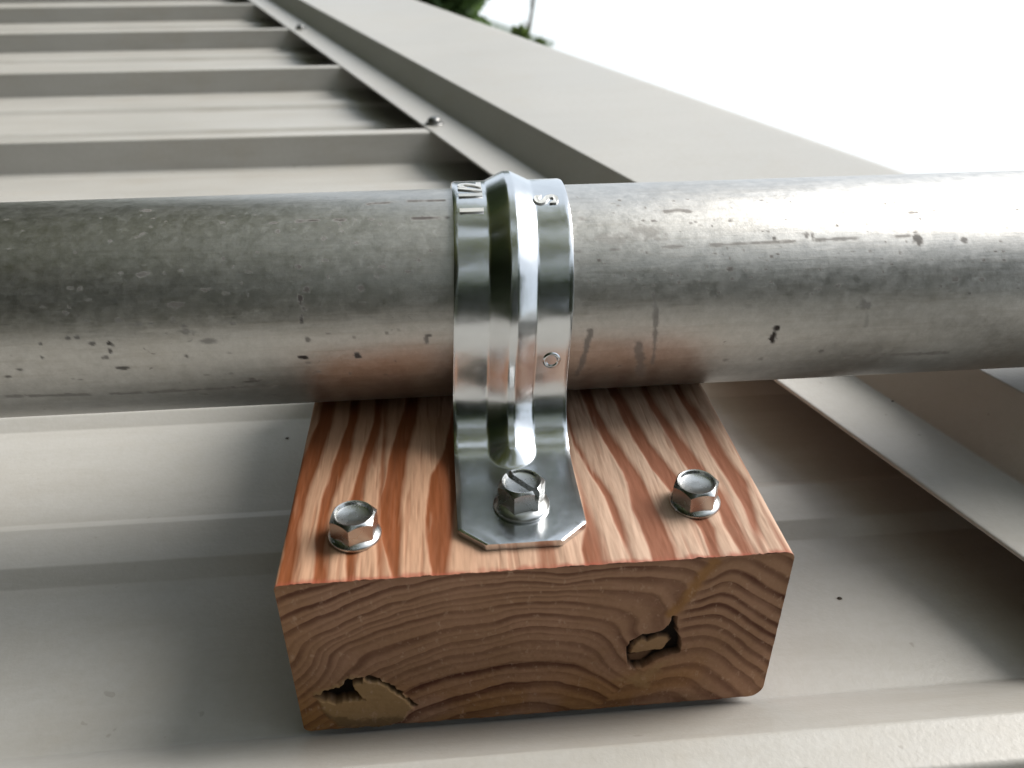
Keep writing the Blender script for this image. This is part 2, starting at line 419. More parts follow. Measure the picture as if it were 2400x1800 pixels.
# left knot
kl_hole = L5([(370, 1250), (470, 1195), (560, 1170), (640, 1105), (755, 1095), (745, 1135), (672, 1142), (695, 1190), (760, 1262), (640, 1275), (540, 1300), (440, 1268)])
kl_body = L5([(380, 1225), (560, 1150), (650, 1090), (800, 1100), (950, 1150), (1060, 1235), (1140, 1310), (1060, 1420), (900, 1470), (560, 1470), (440, 1330)])
kl_crack = L5([(790, 1105), (870, 1120), (960, 1165), (1050, 1235), (1140, 1310)])
kl_low = L5([(460, 1360), (620, 1395), (800, 1410), (1000, 1400), (1120, 1380), (1000, 1470), (560, 1470)])
kr_out = L6([(855, 985), (848, 850), (880, 800), (960, 755), (1120, 720), (1165, 670), (1190, 615), (1222, 620), (1222, 740), (1252, 800), (1240, 880), (1080, 925), (960, 995), (900, 1000)])
kr_in = L6([(868, 925), (885, 855), (965, 792), (1010, 815), (1085, 772), (1165, 778), (1185, 820), (1125, 885), (1000, 905)])
kr_low = L6([(865, 940), (1000, 905), (1060, 905), (970, 985), (880, 985)])
kr_pale = L6([(780, 1080), (950, 1030), (1080, 960), (1180, 930), (1050, 1060), (1000, 1140), (830, 1110)])
kr_orange = L6([(1500, 220), (1420, 300), (1330, 420), (1250, 520), (1180, 590)])
nz = .012*vnoise(X, Z, 22, 31)
hole = ss(-.004, .014, poly_sd(X, Z, kl_hole)+nz)
crk = 1-ss(.006, .024, line_d(X, Z, kl_crack)+nz)
kbody = ss(-.02, .02, poly_sd(X, Z, kl_body)+nz)
klow = ss(-.03, .03, poly_sd(X, Z, kl_low)+2.5*nz)
ro = ss(-.006, .012, poly_sd(X, Z, kr_out)+.6*nz); ri = ss(-.006, .02, poly_sd(X, Z, kr_in)+.6*nz)
rlow = ss(-.01, .02, poly_sd(X, Z, kr_low)); rp = ss(-.04, .05, poly_sd(X, Z, kr_pale)+2*nz)
org = 1-ss(.015, .075, line_d(X, Z, kr_orange)+nz)
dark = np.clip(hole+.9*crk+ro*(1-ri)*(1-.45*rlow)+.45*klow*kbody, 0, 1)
pale = np.clip(.8*kbody*(1-hole)+.55*ri+.5*rp, 0, 1)
warm = np.clip(.75*ss(.75, .05, Z)*ss(-.5, .5, vnoise(X, Z, 2.2, 41)+.3)+.8*org+.25*(1-ss(0, .3, X)), 0, 1)
ring = ring*(1-kbody)*(1-ro)*(1-.6*rp)
stripe_t = (1-ss(.0, .10, BH-Z+.03*vnoise(X, Z, 6, 77)))*.55           # cut fuzz along the top edge
ring = np.maximum(ring, stripe_t*.6)
depth = .005*ring + .0015*vnoise(X, Z, 26, 51)+.0012*vnoise(X*.25, Z, 60, 57) + .075*hole+.03*crk+.06*ro*(1-ri)+.03*ri-.012*kbody*(1-hole)
Y = np.maximum(depth, -.012)*ss(0, .03, np.minimum(BH-Z, np.minimum(X-xl[:, None], xr[:, None]-X)))-.002
V0 = np.stack([X, Y, Z], -1).reshape(-1, 3)
F0 = grid_faces(NZ, NX)
cm = ((X[:-1, :-1]+X[1:, 1:])/2, (Z[:-1, :-1]+Z[1:, 1:])/2)
inl = (poly_sd(cm[0], cm[1], kl_body) > -.01).ravel(); inr = (poly_sd(cm[0], cm[1], kr_out) > -.01).ravel()

def sub(name, faces, parent, mat=WEND):
    used = np.unique(faces); rm = np.full(len(V0), -1); rm[used] = np.arange(len(used))
    me = mesh_np(name, V0[used], rm[faces])
    for nm, a in (('ring', ring), ('dark', dark), ('pale', pale), ('warm', warm)): attr(me, nm, a.ravel()[used])
    inch(me); return link(name, me, mat, parent)
block = tag(link('wood_block', None, at=(0, 0, 0)), 'short pine block with reddish stripes and knotted end grain facing front', 'wood block')
# faces wound so that they look towards -y
sub('end_grain', F0[~(inl | inr)], block)
sub('knot', F0[inl], block)
sub('knot', F0[inr], block)

# long faces of the block, striped along the grain
def top_xy(pts, k, ox, oy): return [(hit(ox+a*k, oy+c*k, 2, BH)[:2]) for a, c in pts]
def band(rows, k, ox, oy, hue=0, strength=1.0):
    L, R = [], []
    for y_, a, c in rows:
        L.append(hit(ox+a*k, oy+y_*k, 2, BH)); R.append(hit(ox+c*k, oy+y_*k, 2, BH))
    L = np.array(L); R = np.array(R); o_ = np.argsort(L[:, 1])
    return (L[o_, 1], L[o_, 0], R[o_, 0], strength)
A8 = (.3013, 640, 900); B8 = (.3134, 1240, 880)
bands = [
 band([(1530, 25, 165), (1200, 95, 215), (900, 150, 260), (600, 215, 380), (300, 350, 470), (200, 370, 480)], *A8),
 band([(1500, 315, 420), (1200, 335, 430), (900, 385, 475), (600, 480, 595), (300, 585, 655), (200, 600, 670)], *A8),
 band([(1500, 555, 640), (1200, 560, 650), (900, 595, 690), (600, 680, 765), (300, 775, 845), (200, 790, 860)], *A8, strength=.85),
 band([(1480, 915, 985), (1200, 840, 985), (900, 830, 1000), (600, 900, 1045), (300, 985, 1110), (200, 1010, 1130)], *A8),
 band([(1480, 815, 875), (1250, 800, 880), (1100, 805, 860)], *A8, strength=.7),
 band([(1450, 1225, 1385), (1200, 1185, 1410), (900, 1180, 1425), (700, 1225, 1425), (500, 1330, 1440), (300, 1380, 1470)], *A8, strength=.85),
 band([(1430, 2050, 2230), (1000, 2030, 2200), (500, 2000, 2150)], *A8, strength=.6),
 band([(1300, 390, 560), (1100, 420, 505), (900, 385, 425), (700, 330, 350)], *B8, strength=.75),
 band([(1300, 730, 765), (1100, 640, 725), (900, 555, 640), (700, 425, 485), (500, 330, 375), (350, 290, 330)], *B8, strength=.9),
 band([(1310, 910, 1095), (1000, 780, 965), (800, 735, 865), (600, 630, 725), (400, 495, 605), (250, 425, 510), (150, 390, 470)], *B8, strength=.95),
 band([(1310, 1330, 1425), (1150, 1270, 1400), (900, 1080, 1240), (700, 925, 1065), (500, 795, 905), (300, 690, 790), (150, 610, 700)], *B8),
 band([(1310, 1570, 1710), (1100, 1440, 1570), (900, 1370, 1480), (700, 1185, 1325), (500, 1065, 1165), (300, 935, 1015), (150, 855, 935)], *B8, strength=.85),
 band([(1310, 1715, 1765), (1000, 1600, 1690), (800, 1495, 1640), (600, 1360, 1480), (400, 1265, 1370), (250, 1175, 1265), (150, 1115, 1185)], *B8, strength=.85),
 band([(1310, 1890, 1945), (1000, 1730, 1760), (800, 1650, 1680)], *B8, strength=.6),
]
def top_ring(x, y, seed=0):
    xw_ = x+.009*vnoise(x*2.5, y*.6, 2.0, 61)+.008*vnoise(x*4, y*1.2, 3, 71)
    out = np.zeros_like(x)
    for ys_, l_, r_, st in bands:
        fl = np.interp(y, ys_, l_); fr = np.interp(y, ys_, r_)
        # carry the slope on past the last traced row
        far = np.maximum(y-ys_[-1], 0); sl_ = (l_[-1]-l_[-2])/(ys_[-1]-ys_[-2]+1e-9); fl = fl+np.clip(sl_, -.3, .3)*far*.6; fr = fr+np.clip(sl_, -.3, .3)*far*.6
        a = ss(-.016, .022, xw_-fl)*ss(-.030, .045, fr-xw_)
        fade = 1-.7*ss(.05, .5, ys_[0]-.1-y)
        out = np.maximum(out, a*st*fade)
    return out
# perimeter loop of the section, dense on top
loop = []
def arc(cx, cz, r, a0, a1, n):
    for a in np.linspace(a0, a1, n): loop.append((cx+r*math.cos(a), cz+r*math.sin(a)))
q = math.pi/2
arc(BW-RC['tr'], BH-RC['tr'], RC['tr'], 0, q, 7)
for x in np.linspace(BW-RC['tr'], RC['tl'], 560)[1:-1]: loop.append((x, BH))
arc(RC['tl'], BH-RC['tl'], RC['tl'], q, 2*q, 6)
for z in np.linspace(BH-RC['tl'], RC['bl'], 40)[1:-1]: loop.append((0, z))
arc(RC['bl'], RC['bl'], RC['bl'], 2*q, 3*q, 6)
for x in np.linspace(RC['bl'], BW-RC['br'], 30)[1:-1]: loop.append((x, 0))
arc(BW-RC['br'], RC['br'], RC['br'], 3*q, 4*q, 9)
for z in np.linspace(RC['br'], BH-RC['tr'], 40)[1:-1]: loop.append((BW, z))
loop = np.array(loop); NL = len(loop)
ys = np.concatenate([[0.0, .012, .03], np.linspace(.05, 2.6, 260), np.linspace(2.7, BL, 25)])
LX = np.repeat(loop[:, 0][:, None], len(ys), 1); LZ = np.repeat(loop[:, 1][:, None], len(ys), 1); LY = np.repeat(ys[None], NL, 0)
# slightly ragged front arris
rag = .016*vnoise(LX, LZ, 12, 81)+.01*vnoise(LX, LZ, 30, 83)
LY = LY+np.where(LY < .05, np.clip(.35*rag, -.004, .006), 0)*(1-LY/.05)
# sides look like edge grain: reuse the stripe field with a shifted coordinate
istop = (LZ > BH-.04)
fld = np.where(istop, LX, np.where(LX > BW/2, BW-.15-(BH-LZ)*.5, .05+(BH-LZ)*.5))
tr = top_ring(fld, LY); tr = np.clip(tr+.30*ss(.25, .9, vnoise(fld*9, LY*.5, 3, 121))*(1-tr)-.30*ss(.3, .9, vnoise(fld*8, LY*.6, 3, 131))*tr, 0, 1)
hue = np.clip(ss(.6, 2.6, LX)+.12*vnoise(LX, LY, 2, 91), 0, 1)
edge = np.where(istop, (1-ss(.0, .045, LY+.02*vnoise(LX, LY, 14, 95)))*.7, 0)
dz = -.006*tr*istop+.003*vnoise(LX*3, LY*.5, 6, 99)*istop
Vb = np.stack([LX, LY, LZ+dz], -1).reshape(-1, 3)
me = mesh_np('long_faces', np.concatenate([Vb, [[BW/2, BL, BH/2]]]), grid_faces(NL, len(ys), True))
attr(me, 'ring', np.append(tr.ravel(), 0)); attr(me, 'hue', np.append(hue.ravel(), 1)); attr(me, 'edge', np.append(edge.ravel(), 0))
inch(me); o = link('long_faces', me, WTOP, block)
bm = bmesh.new(); vs = [bm.verts.new((x*IN, BL*IN, z*IN)) for x, z in loop[::6]]; bm.faces.new(vs)
link('rear_end', bm_mesh(bm, 'rear_end'), WTOP, block)

# ------------------------------------------------------------------ pipe
PY, PR = 2.4612, .8793; PZ = BH+PR
def on_pipe(px, py):
    d = ray(px, py); o_ = CP-np.array([0, PY, PZ]); a = d[1]**2+d[2]**2; b_ = o_[1]*d[1]+o_[2]*d[2]; c = o_[1]**2+o_[2]**2-PR**2
    t = (-b_-math.sqrt(max(b_*b_-a*c, 0)))/a; p = CP+t*d
    return p[0], math.atan2(p[2]-PZ, -(p[1]-PY))      # angle from the front, upward
xsn = np.concatenate([np.linspace(-60, -4.2, 20), np.linspace(-4.1, 7.6, 900), np.linspace(7.8, 40, 16)])
th = np.concatenate([np.linspace(-1.9, 2.0, 300), np.linspace(2.05, 2*math.pi-1.95, 40)])
TX = np.repeat(xsn[None], len(th), 0); TT = np.repeat(th[:, None], len(xsn), 1)
stain = np.zeros_like(TX)
def blob(px, py, w, h, amt, seed=0):
    global stain
    x, a = on_pipe(px, py); dx = (TX-x)/w; da = (TT-a)*PR/h
    n = .45*vnoise(TX, TT, 26, seed)
    stain = np.maximum(stain, amt*(1-ss(.55, 1.15, np.hypot(dx, da)+n)))
def stroke(pts, w, amt, seed=0, gap=.0):
    global stain
    P = [on_pipe(*p) for p in pts]; P = [(x, a*PR) for x, a in P]
    d = line_d(TX, TT*PR, P); n = .5*vnoise(TX, TT, 18, seed); g = ss(gap-.25, gap+.25, vnoise(TX, TT*.2, 6, seed+7))
    stain = np.maximum(stain, amt*(1-ss(w*.5, w*1.3, d+w*n))*g)
blob(1822, 768, .035, .035, 1, 1); blob(1812, 790, .03, .075, 1, 2)
blob(2025, 714, .055, .055, .45, 3); stroke([(2028, 730), (2028, 765)], .02, .25, 3, -1)
for px, py, w, h, a in [(702, 625, .02, .02, .8), (718, 677, .025, .025, .8), (705, 700, .018, .04, .9), (712, 725, .03, .03, .7), (707, 750, .016, .05, .85), (712, 838, .05, .018, 1), (845, 677, .03, .022, .7),
                        (838, 832, .025, .025, .9), (720, 795, .025, .03, .5), (256, 803, .024, .022, .9), (258, 820, .014, .03, .7), (290, 862, .05, .016, .7), (475, 680, .03, .022, .7), (410, 713, .07, .018, .6),
                        (344, 494, .04, .018, .8), (335, 642, .05, .018, .7), (600, 893, .08, .02, .8), (590, 890, .03, .03, .6), (980, 610, .03, .02, .7), (1000, 795, .02, .04, .5), (440, 778, .06, .02, .4), (490, 800, .06, .03, .35),
                        (160, 792, .02, .015, .6), (180, 790, .02, .015, .6), (250, 838, .03, .02, .5), (645, 522, .04, .012, .7), (1710, 632, .03, .02, .7), (1966, 668, .04, .02, .6), (1925, 823, .03, .025, .5), (1150, 850, .02, .02, .4),
                        (2150, 561, .04, .06, .7), (2140, 498, .05, .016, .6), (2262, 562, .05, .03, .6), (1903, 553, .02, .04, .7), (1890, 553, .02, .03, .6), (2240, 657, .03, .03, .6), (1815, 558, .02, .02, .7), (2300, 655, .025, .02, .5)]:
    blob(px, py, w, h, a, int(px) % 53)
stroke([(1534, 690), (1536, 760), (1530, 850)], .02, .38, 11, -.6); stroke([(1385, 775), (1350, 880)], .022, .45, 12, -.6)
stroke([(1495, 810), (1505, 880)], .04, .40, 13, -.8); stroke([(865, 478), (940, 472), (1040, 470)], .018, .75, 14, -.1)
stroke([(620, 520), (850, 514), (1050, 510)], .016, .85, 15, .0); stroke([(0, 930), (300, 922), (650, 903)], .018, .45, 16, -.3)
stroke([(1330, 590), (1700, 573), (2050, 556), (2400, 542)], .013, .5, 17, .0); 0 and stroke([(1500, 577), (1900, 563), (2300, 550)], .05, .30, 18, .1)
stroke([(1700, 845), (1950, 836), (2240, 826)], .02, .4, 19, -.2)
stroke([(1560, 496), (1590, 492), (1618, 496)], .018, .55, 20, .05); stroke([(1562, 503), (1615, 502)], .012, .5, 25, .1); stroke([(1625, 505), (1670, 510)], .016, .45, 21, .1); stroke([(1300, 515), (1430, 512)], .02, .6, 22, .1)
blob(1520, 545, .16, .07, .32, 23); blob(1440, 560, .20, .05, .26, 24)
for k in range(170):
    px = rng.uniform(1300, 2390); py = rng.uniform(455, 690); blob(px, py, rng.uniform(.007, .020), rng.uniform(.006, .012), rng.uniform(.3, .75), k)
for k in range(90):
    px = rng.uniform(10, 1040); py = rng.uniform(500, 930); blob(px, py, rng.uniform(.010, .03), rng.uniform(.008, .018), rng.uniform(.25, .65), k)
dr = .0016*vnoise(TX*.3, TT, 3, 33)
VP_ = np.stack([TX, PY-(PR+dr)*np.cos(TT), PZ+(PR+dr)*np.sin(TT)], -1).reshape(-1, 3)
VP_ = VP_-np.array([0, PY, BH])
me = mesh_np('conduit_pipe', VP_, grid_faces(len(th), len(xsn), True)[:, ::-1]); attr(me, 'stain', stain); inch(me)
pipe = tag(link('conduit_pipe', me, PIPE, at=(0, PY, BH)), 'scuffed grey galvanised metal pipe lying across the wood block', 'pipe')
wall_in = .80
for x0 in (-60, 40):
    bm = bmesh.new(); n = 48; r1 = []; r2 = []; r3 = []
    for k in range(n):
        a = 2*math.pi*k/n
        r1.append(bm.verts.new((x0*IN, -PR*math.cos(a)*IN, (PR+PR*math.sin(a))*IN))); r2.append(bm.verts.new((x0*IN, -wall_in*math.cos(a)*IN, (PR+wall_in*math.sin(a))*IN)))
        r3.append(bm.verts.new((x0*.9*IN, -wall_in*math.cos(a)*IN, (PR+wall_in*math.sin(a))*IN)))
    for k in range(n):
        bm.faces.new((r1[k], r1[(k+1) % n], r2[(k+1) % n], r2[k])); bm.faces.new((r2[k], r2[(k+1) % n], r3[(k+1) % n], r3[k]))
    link('pipe_end', bm_mesh(bm, 'pipe_end'), SCREW, pipe)

# ------------------------------------------------------------------ strap over the pipe
SX, SW, STH = 1.665, .905, .052
RI = PR+.012+STH                               # outer radius of the band
path = []                                      # (y, z) of the outer surface from the front tab's tip over the pipe
zt = BH+STH+.004
def build_path():
    yv = PY-RI                                 # vertical leg
    rf = .46
    pts = [(y, zt) for y in np.linspace(.20, yv-rf, 46)]
    for a in np.linspace(0, 1, 26)[1:]:        # fillet from the tab up to the leg
        t = a*math.pi/2; pts.append((yv-rf+rf*math.sin(t), zt+rf-rf*math.cos(t)))
    z0 = zt+rf
    for z in np.linspace(z0, PZ, 14)[1:-1]: pts.append((yv, z))
    for a in np.linspace(math.pi, 0, 120): pts.append((PY+RI*math.cos(a), PZ+RI*math.sin(a)))
    fr = pts[:46+25+12]
    pts += [(2*PY-y, z) for y, z in fr[::-1]]
    return np.array(pts)
path = build_path()
def relax(p, n=420, sig=.13):
    d = np.concatenate([[0], np.cumsum(np.linalg.norm(np.diff(p, axis=0), axis=1))]); u = np.linspace(0, d[-1], n); st = u[1]
    q_ = np.stack([np.interp(u, d, p[:, 0]), np.interp(u, d, p[:, 1])], 1); k = int(3*sig/st)+1
    pre = q_[0]+(q_[0]-q_[1])*np.arange(k, 0, -1)[:, None]; post = q_[-1]+(q_[-1]-q_[-2])*np.arange(1, k+1)[:, None]
    e = np.concatenate([pre, q_, post]); w_ = np.exp(-.5*(np.arange(-k, k+1)*st/sig)**2); w_ /= w_.sum()
    return np.stack([np.convolve(e[:, i], w_, 'valid') for i in (0, 1)], 1)
path = relax(path); NP_ = len(path)
tan = np.gradient(path, axis=0); tan /= np.linalg.norm(tan, axis=1)[:, None]
nor = np.stack([-tan[:, 1], tan[:, 0]], 1)     # outward
alen = np.concatenate([[0], np.cumsum(np.linalg.norm(np.diff(path, axis=0), axis=1))]); tot = alen[-1]
vv = np.concatenate([np.linspace(-.5, -.23, 14), np.linspace(-.22, .22, 45), np.linspace(.23, .5, 14)])*SW
def rib_h(v):
    a = np.abs(v)
    return .105*(1-ss(.015, .165, a))**1.0
endd = np.minimum(alen, tot-alen)
VI = []; 
PRF = np.repeat(vv[None], NP_, 0); E = np.repeat(endd[:, None], len(vv), 1)
# rib dies out with a rounded end on the tab
r_end = .84
dd = np.where(E < r_end+.16, np.hypot(np.maximum(r_end+.16-E, 0), PRF), np.abs(PRF))
H = .080*np.clip((.195-np.sqrt(dd**2+.0009))/.155, 0, 1); H = np.where(H < .010, H*H/.02, H-.005)
# chamfered tab ends
lim = SW/2-np.maximum(0, .17-E)*1.12
PV = PRF*(lim/(SW/2))
lean = .085*ss(.9, 3.2, np.minimum(alen, tot-alen))+.0*alen
OX = SX+PV+lean[:, None]
edge_drop = .007*ss(.432, .4525, np.abs(PRF))+.004*vnoise(PRF, E, 4, 5)*.4
OY = path[:, 0][:, None]+nor[:, 0][:, None]*(H-edge_drop); OZ = path[:, 1][:, None]+nor[:, 1][:, None]*(H-edge_drop)
IY = path[:, 0][:, None]+nor[:, 0][:, None]*(H-STH); IZ = path[:, 1][:, None]+nor[:, 1][:, None]*(H-STH)
def strap_part(name, i0, i1, parent, cap0=False, cap1=False):
    n = i1-i0; k = len(vv)
    out = np.stack([OX[i0:i1], OY[i0:i1], OZ[i0:i1]], -1).reshape(-1, 3); inn = np.stack([OX[i0:i1], IY[i0:i1], IZ[i0:i1]], -1).reshape(-1, 3)
    base = np.array([SX, PY, BH]); f = [grid_faces(n, k)[:, ::-1], grid_faces(n, k, off=n*k)]
    i = np.arange(n-1); N = n*k
    f.append(np.stack([i*k, (i+1)*k, (i+1)*k+N, i*k+N], -1)[:, ::-1]); j = i*k+k-1; f.append(np.stack([j, j+k, j+k+N, j+N], -1))
    c = np.arange(k-1)
    if cap0: f.append(np.stack([c, c+1, c+1+N, c+N], -1))
    if cap1: f.append(np.stack([c, c+1, c+1+N, c+N], -1)[:, ::-1]+np.array([[(n-1)*k]*4]))
    me = mesh_np(name, np.concatenate([out, inn])-base, np.concatenate(f)); inch(me); sharp(me, 50)
    return link(name, me, STRAP, parent)
strap = tag(link('pipe_strap', None, at=(SX, PY, BH)), 'shiny zinc two hole pipe strap with raised centre rib clamping the pipe', 'pipe strap')
cut = 24
strap_part('band', cut, NP_-cut, strap)
strap_part('mounting_tab', 0, cut+1, strap, cap0=True)
strap_part('mounting_tab', NP_-cut-1, NP_, strap, cap1=True)
def stamp(txt, px, py, size, rot_up=-1):
    """raised lettering running up the band, tops of the letters to the left"""
    cu = bpy.data.curves.new('txt', 'FONT'); cu.body = txt; cu.size = size; cu.extrude = .008; cu.align_x = 'CENTER'; cu.align_y = 'CENTER'; cu.resolution_u = 4; cu.offset = .008
    ob = bpy.data.objects.new('txt', cu); COL.objects.link(ob)
    dg = bpy.context.evaluated_depsgraph_get(); me = bpy.data.meshes.new_from_object(ob.evaluated_get(dg))
    bpy.data.objects.remove(ob); x, a = on_pipe(px, py)
    co_ = np.array([v.co[:] for v in me.vertices])
    ang = a+co_[:, 0]/RI; X_ = x-co_[:, 1]; r_ = RI-.004+co_[:, 2]
    P = np.stack([X_-SX, -r_*np.cos(ang), PZ-BH+r_*np.sin(ang)], -1)
    me.vertices.foreach_set('co', P.astype(np.float32).ravel()); me.update(); inch(me); me.materials.clear()
    o_ = link('stamped_lettering', me, STAMP, strap); return o_
stamp('1 1/2', 1106, 474, .25); stamp('S', 1282, 482, .25)
# small punched dimple beside the rib
def lathe(prof, n=32, sq=None):
    bm = bmesh.new(); rings = []
    for r, z in prof: rings.append([bm.verts.new((r*math.cos(2*math.pi*k/n), r*math.sin(2*math.pi*k/n), z)) for k in range(n)] if r > 1e-6 else [bm.verts.new((0, 0, z))])
    for a, c in zip(rings, rings[1:]):
        for k in range(n):
            if len(a) == 1: bm.faces.new((a[0], c[(k+1) % n], c[k])) if True else None
            elif len(c) == 1: bm.faces.new((a[k], a[(k+1) % n], c[0]))
            else: bm.faces.new((a[k], a[(k+1) % n], c[(k+1) % n], c[k]))
    return bm
hx, ha = on_pipe(1293, 845)
me = inch(bm_mesh(lathe([(.075, -.01), (.066, .006), (.055, .010), (.045, .008), (.036, -.012), (.0, -.016)], 28), 'punched_dimple', 60))
o = link('punched_dimple', me, STRAP, strap)
yl = PY-RI
hp = hit(1293, 845, 1, yl-.004)
o.location = Vector((hp[0]-SX, yl-.002-PY, hp[2]-BH))*IN; o.rotation_euler = (math.pi/2, 0, 0)

# ------------------------------------------------------------------ screws
def hexr(th_, ap): # radius of a hexagon with apothem ap
    a = (th_ % (math.pi/3))-math.pi/6; return ap/math.cos(a)
def hex_head(ap, h, z0, dish=.03, n=96):
    bm = bmesh.new(); A = [2*math.pi*k/n for k in range(n)]
    lev = []
    ri = ap*.98
    def ringv(fn, zfn): return [bm.verts.new((fn(a)*math.cos(a), fn(a)*math.sin(a), zfn(a))) for a in A]
    cham = lambda a: z0+h-(hexr(a, ap)-ri)*.75-.012
    lev.append(ringv(lambda a: hexr(a, ap), lambda a: z0)); lev.append(ringv(lambda a: hexr(a, ap), cham))
    lev.append(ringv(lambda a: min(hexr(a, ap), ri)*.985, lambda a: z0+h-.006)); lev.append(ringv(lambda a: ri*.94, lambda a: z0+h)); lev.append(ringv(lambda a: ri*.87, lambda a: z0+h-.003))
    lev.append(ringv(lambda a: ri*.80, lambda a: z0+h-dish*.8)); lev.append(ringv(lambda a: ri*.70, lambda a: z0+h-dish)); lev.append(ringv(lambda a: ri*.2, lambda a: z0+h-dish*1.05))
    for a, c in zip(lev, lev[1:]):
        for k in range(n): bm.faces.new((a[k], a[(k+1) % n], c[(k+1) % n], c[k]))
    bm.faces.new(lev[-1]); bm.faces.new(lev[0][::-1])
    return bm
def washer(r, t): return lathe([(0.0, 0), (r*.98, 0), (r, t*.35), (r*.97, t*.6), (r*.72, t*1.25), (0.0, t*1.25)], 56)
HEAD = inch(bm_mesh(hex_head(.148, .155, .045), 'head', 28)); WASH = inch(bm_mesh(washer(.186, .045), 'flange_washer', 40))
SHANK = inch(bm_mesh(lathe([(.0, -.5), (.06, -.4), (.07, .02), (.0, .02)], 16), 'shank', 40))
def screw(px, py, z, rot, label, group, mat=SCREW, head=HEAD, wash=WASH, tilt=(0, 0), sc=1.0, at=None, cat='screw'):
    p = hit(px, py, 2, z) if at is None else np.array(at)
    t = tag(link('hex_screw', None, at=(p[0], p[1], z)), label, cat, group)
    t.rotation_euler = (RM @ Euler((tilt[0], tilt[1], rot)).to_matrix().to_4x4()).to_euler(); t.scale = (sc,)*3
    for nm, me in (('head', head), ('flange_washer', wash), ('shank', SHANK)):
        if not me.materials: me.materials.append(mat)
        link(nm, me, None, t)
    return t
screw(832, 1254, BH+.002, math.radians(22), 'hex head screw in the left side of the wood block', 'hex screws holding the block', tilt=(0, .04))
screw(1628, 1177, BH+.002, math.radians(2), 'hex head screw in the right side of the wood block', 'hex screws holding the block', tilt=(.03, -.05))
# the strap's screw has a slot across its head
bmh = hex_head(.150, .175, .05, .022); me_h = bm_mesh(bmh, 'head', 28)
oh = bpy.data.objects.new('tmp', me_h); COL.objects.link(oh)
bmc = bmesh.new(); bmesh.ops.create_cube(bmc, size=1); bmesh.ops.scale(bmc, vec=(.6, .046, .2), verts=bmc.verts); bmesh.ops.translate(bmc, vec=(0, 0, .05+.175-.075+.1), verts=bmc.verts)
mc = bpy.data.meshes.new('cutter'); bmc.to_mesh(mc); bmc.free(); oc = bpy.data.objects.new('cutter', mc); COL.objects.link(oc)
md = oh.modifiers.new('slot', 'BOOLEAN'); md.operation = 'DIFFERENCE'; md.object = oc; md.solver = 'EXACT'
dg = bpy.context.evaluated_depsgraph_get(); SLOT = bpy.data.meshes.new_from_object(oh.evaluated_get(dg)); SLOT.name = 'head'
bpy.data.objects.remove(oh); bpy.data.objects.remove(oc); sharp(inch(SLOT), 28)
WASH2 = inch(bm_mesh(washer(.205, .05), 'flange_washer', 40))
screw(1222, 1184, zt-.002, math.radians(-52), 'slotted hex head screw fastening the front tab of the strap', None, head=SLOT, wash=WASH2)
FH = inch(bm_mesh(lathe([(0, .0), (.15, .0), (.15, .05), (.135, .10), (.09, .135), (.0, .145)], 24), 'head', 50)); FW = inch(bm_mesh(washer(.20, .035), 'flange_washer', 40))
fl = [(1018, 290, 'small grey screw in the ridge cap flange, nearest above the strap'), (705, 68, 'farther grey screw in the ridge cap flange near the top edge')]
for px, py, lab in fl: screw(px, py, ZF, .4, lab, 'screws along the ridge cap flange', FSCREW, FH, FW, sc=1.1)

# crumbs of dirt
for px, py, z, r, lab in ((2092, 941, ZF, .012, 'tiny dark crumb on the ridge cap flange below the pipe'), (1968, 1403, ZP, .015, 'tiny dark crumb on the roof right of the block'), (674, 1028, ZP, .015, 'tiny dark crumb on the roof left of the block')):
    bm = bmesh.new(); bmesh.ops.create_icosphere(bm, subdivisions=2, radius=r*IN)
    for v in bm.verts: v.co *= random.uniform(.7, 1.2); v.co.z = v.co.z*.5+r*.4*IN; v.co.x *= 1.5
    p = hit(px, py, 2, z); tag(link('dirt_crumb', bm_mesh(bm, 'dirt_crumb'), DIRT, at=(p[0], p[1], z)), lab, 'dirt', 'crumbs of dirt on the metal')

# ------------------------------------------------------------------ the surroundings
bm = bmesh.new(); bmesh.ops.create_grid(bm, x_segments=2, y_segments=2, size=600)
tag(link('ground', bm_mesh(bm, 'ground'), GRASS), kind='structure')

# walls of the house, under the roof
hs = tag(link('house', None), 'cream sided house walls under the tan metal roof', 'house')
def wbox(name, c, s, mat, parent):
    bm = bmesh.new(); bmesh.ops.create_cube(bm, size=1); bmesh.ops.scale(bm, vec=s, verts=bm.verts); bmesh.ops.translate(bm, vec=c, verts=bm.verts)
    return link(name, bm_mesh(bm, name), mat, parent)
wbox('wall', (0.2, 3.2, 1.15), (3.6, 7.6, 2.3), SIDING, hs)

